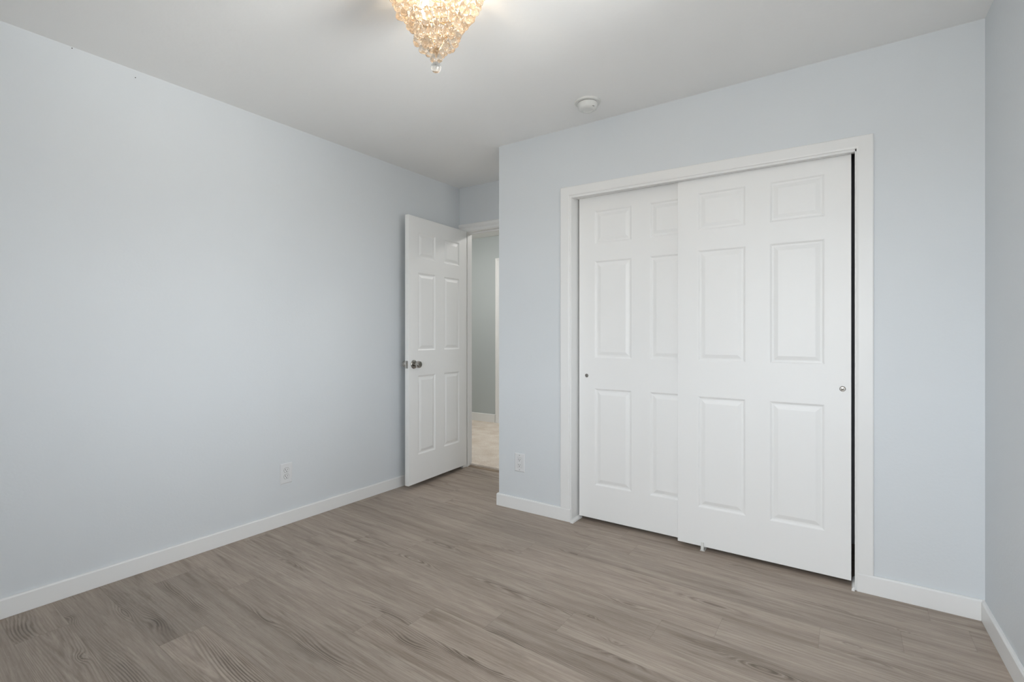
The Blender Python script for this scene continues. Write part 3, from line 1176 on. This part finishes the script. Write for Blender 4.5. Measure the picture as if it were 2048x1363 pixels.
outlet('wall_outlet', (XL, 1.7339, .3120), math.pi / 2, 'white outlet with two round sockets low on the left wall', .0775, .124, 'duplex')
outlet('wall_outlet', (-1.8435, YC, .3130), 0, 'white square socket outlet between the doorway corner and the closet', .0790, .121, 'decora')

# ------------------------------------------------------------------ smoke detector
sd = empty('smoke_detector', (-1.2250, 2.5030, HC), label='round white smoke detector on the ceiling by the closet wall', cat='smoke detector')
bm = bmesh.new()
lathe(bm, [(0, 0), (.0705, 0), (.0705, -.006), (.068, -.010), (.060, -.0115), (0, -.0115)], 48)
link_bm('mounting_base', bm, M['plastic'], sd, smooth=True)
bm = bmesh.new()
lathe(bm, [(0, -.0115), (.0545, -.0115), (.0545, -.0140), (0, -.0140)], 40)
link_bm('vent_gap', bm, M['slot'], sd)
bm = bmesh.new()
lathe(bm, [(0, -.0138), (.0560, -.0138), (.0560, -.018), (.0525, -.034), (.0485, -.042), (.040, -.0465), (.030, -.0475), (.0285, -.0455), (.012, -.0455), (0, -.0455)], 48)
link_bm('cover', bm, M['plastic'], sd, smooth=True)
bm = bmesh.new()
ca = math.radians(-24)
for v in box(bm, -.0065, .0065, -.0012, .0012, -.0012, .0012):
    pass
o = link_bm('sounder_slot', bm, M['slot'], sd)
o.location = (.0492 * math.cos(ca), .0492 * math.sin(ca), -.0415)
o.rotation_euler = (math.radians(-45), 0, ca + math.pi / 2)

# ------------------------------------------------------------------ tiny nails left in the wall
for (y, z, lab) in ((.9578, 2.4033, 'tiny dark nail in the left wall just below the ceiling'),
                    (.7201, 2.4337, 'tiny nail head at the ceiling line of the left wall, nearer the frame edge')):
    bm = bmesh.new()
    lathe(bm, [(0, 0), (.0022, 0), (.0022, .002), (.0012, .0028), (0, .0028)], 10, Matrix.Rotation(math.pi / 2, 4, 'Y'))
    o = link_bm('nail', bm, M['nail'])
    o.location = (XL - .0003, y, z)
    tag(o, lab, 'nail', 'tiny nails high in the left wall')

# ------------------------------------------------------------------ chandelier
CX, CY = -1.214, 1.2885
ch = empty('chandelier', (CX, CY, HC), label='lit crystal chandelier of glass drops tapering to a clear ball', cat='chandelier')
rng = random.Random(5)
# canopy and stem, local z measured down from the ceiling
bm = bmesh.new()
lathe(bm, [(0, 0), (.075, 0), (.075, -.010), (.066, -.018), (.030, -.026), (.012, -.030), (0, -.030)], 36)
link_bm('canopy', bm, M['champagne'], ch, smooth=True)
bm = bmesh.new()
lathe(bm, [(0, -.028), (.009, -.028), (.009, -.070), (.022, -.076), (.026, -.084), (.020, -.094), (.010, -.100), (0, -.102)], 24)
link_bm('stem', bm, M['champagne'], ch, smooth=True)
# tiers: radius of the drops, height of the drop bottoms below the ceiling, count
TIERS = [(.166, -.085, 32), (.152, -.124, 32), (.131, -.160, 29), (.110, -.190, 25), (.088, -.226, 20), (.066, -.268, 15),
         (.042, -.298, 10), (.016, -.326, 3)]
INNER = [(.148, -.100, 26), (.128, -.138, 24), (.106, -.172, 20), (.084, -.206, 17), (.064, -.244, 12), (.042, -.276, 8), (.020, -.304, 4)]
DROP_H = .036
for i, (R, zb, n) in enumerate(TIERS[:7]):
    bm = bmesh.new()
    zr = zb + DROP_H + .012
    rr = max(R * .74, .008)
    tube(bm, [(rr * math.cos(2 * math.pi * k / 40), rr * math.sin(2 * math.pi * k / 40), zr) for k in range(40)], .0022, 6, True)
    link_bm('frame_ring', bm, M['champagne'], ch, smooth=True)
for k in range(8):
    q = 2 * math.pi * k / 8 + .2
    bm = bmesh.new()
    pts = [(.060, -.012)] + [(max(R * .74, .008), zb + DROP_H + .012) for R, zb, n in TIERS[:7]] + [(.003, -.300)]
    tube(bm, [(r * math.cos(q), r * math.sin(q), z) for r, z in pts], .0013, 5)
    link_bm('frame_rib', bm, M['champagne'], ch, smooth=True)
bm = bmesh.new()
tube(bm, [(0, 0, -.100), (0, 0, -.330)], .0009, 5)
link_bm('centre_wire', bm, M['champagne'], ch)

# bulbs: three candle bulbs pointing down around the stem
cam_ang = math.atan2(-CY, -CX)
for k, a_ in enumerate((85, -35, 205)):
    q = cam_ang + math.radians(a_)
    bx_, by_ = .088 * math.cos(q), .088 * math.sin(q)
    bm = bmesh.new()
    tube(bm, [(.010 * math.cos(q), .010 * math.sin(q), -.080), (.05 * math.cos(q), .05 * math.sin(q), -.060), (bx_, by_, -.050)], .003, 8)
    arm = link_bm('bulb_arm', bm, M['champagne'], ch, smooth=True)
    bm = bmesh.new()
    lathe(bm, [(0, -.046), (.012, -.046), (.012, -.072), (.010, -.076), (0, -.076)], 16, Matrix.Translation((bx_, by_, 0)))
    link_bm('bulb_socket', bm, M['plastic'], arm, smooth=True)
    bm = bmesh.new()
    lathe(bm, [(.008, -.074), (.0125, -.086), (.0155, -.100), (.0150, -.112), (.011, -.124), (.005, -.132), (0, -.134)], 16, Matrix.Translation((bx_, by_, 0)))
    link_bm('bulb', bm, M['bulb'], arm, smooth=True)

# drop mesh: teardrop hanging from a point at the top
def drop_mesh(h, r):
    bm = bmesh.new()
    pr_ = []
    for i in range(13):
        tt = i / 12
        ang = math.pi * tt
        rad = r * math.sin(ang) * (0.5 * (1 - math.cos(ang))) ** .55 * 1.10
        pr_.append((max(rad, 0 if i in (0, 12) else .0006), -h * (1 - math.cos(ang)) / 2))
    lathe(bm, pr_, 16)
    bmesh.ops.recalc_face_normals(bm, faces=bm.faces)
    me = bpy.data.meshes.new('crystal_drop')
    bm.to_mesh(me)
    bm.free()
    me.materials.append(M['crystal'])
    for p in me.polygons:
        p.use_smooth = True
    return me


big = drop_mesh(.037, .0160)
small = drop_mesh(.031, .0135)
spots = []
for li, tiers in enumerate((TIERS, INNER)):
    for i, (R, zb, n) in enumerate(tiers):
        ph = rng.uniform(0, 1)
        for k in range(n):
            q = 2 * math.pi * (k + ph) / n + rng.uniform(-.05, .05)
            r_ = R + rng.uniform(-.006, .006)
            z_ = zb + rng.uniform(-.008, .008)
            spots.append((r_ * math.cos(q), r_ * math.sin(q), z_, small if (li or R < .05) else big, li))
# the hundred that show largest: nearest the camera and below the top of the frame
def shows(s):
    wx, wy, wz = CX + s[0], CY + s[1], HC + s[2]
    d = -wx * math.sin(TH) + wy * math.cos(TH)
    ypix = 669.08 - 1001.355 * (wz - 1.158) / d
    return (0 if ypix > 2 else 1, s[4], d)


spots.sort(key=shows)
bmr = bmesh.new()
for i, (x, y, z, me, li) in enumerate(spots):
    h = .037 if me is big else .031
    if i < 100:
        o = bpy.data.objects.new('crystal_drop', me)
        COL.objects.link(o)
        o.parent = ch
        o.location = (x, y, z + h)
        o.rotation_euler = (rng.uniform(-.08, .08), rng.uniform(-.08, .08), rng.uniform(0, 6))
    else:
        tmp = bmesh.new()
        tmp.from_mesh(me)
        bmesh.ops.translate(tmp, verts=tmp.verts, vec=(x, y, z + h))
        tm = bpy.data.meshes.new('tmp')
        tmp.to_mesh(tm)
        tmp.free()
        bmr.from_mesh(tm)
        bpy.data.meshes.remove(tm)
o = link_bm('crystal_drop_cluster', bmr, M['crystal'], ch, smooth=True)
o['kind'] = 'stuff'
bm = bmesh.new()
for (x, y, z, me, li) in spots:
    h = .037 if me is big else .031
    tube(bm, [(x, y, z + h - .001), (x * .80, y * .80, z + h + .012)], .0006, 4)
o = link_bm('hanging_wire', bm, M['champagne'], ch)
o['kind'] = 'stuff'
bm = bmesh.new()
bmesh.ops.create_uvsphere(bm, u_segments=32, v_segments=20, radius=.0185)
o = link_bm('crystal_ball', bm, M['clear'], ch, smooth=True)
o.location = (0, 0, -.348)
o['label'] = 'clear glass ball at the tip'
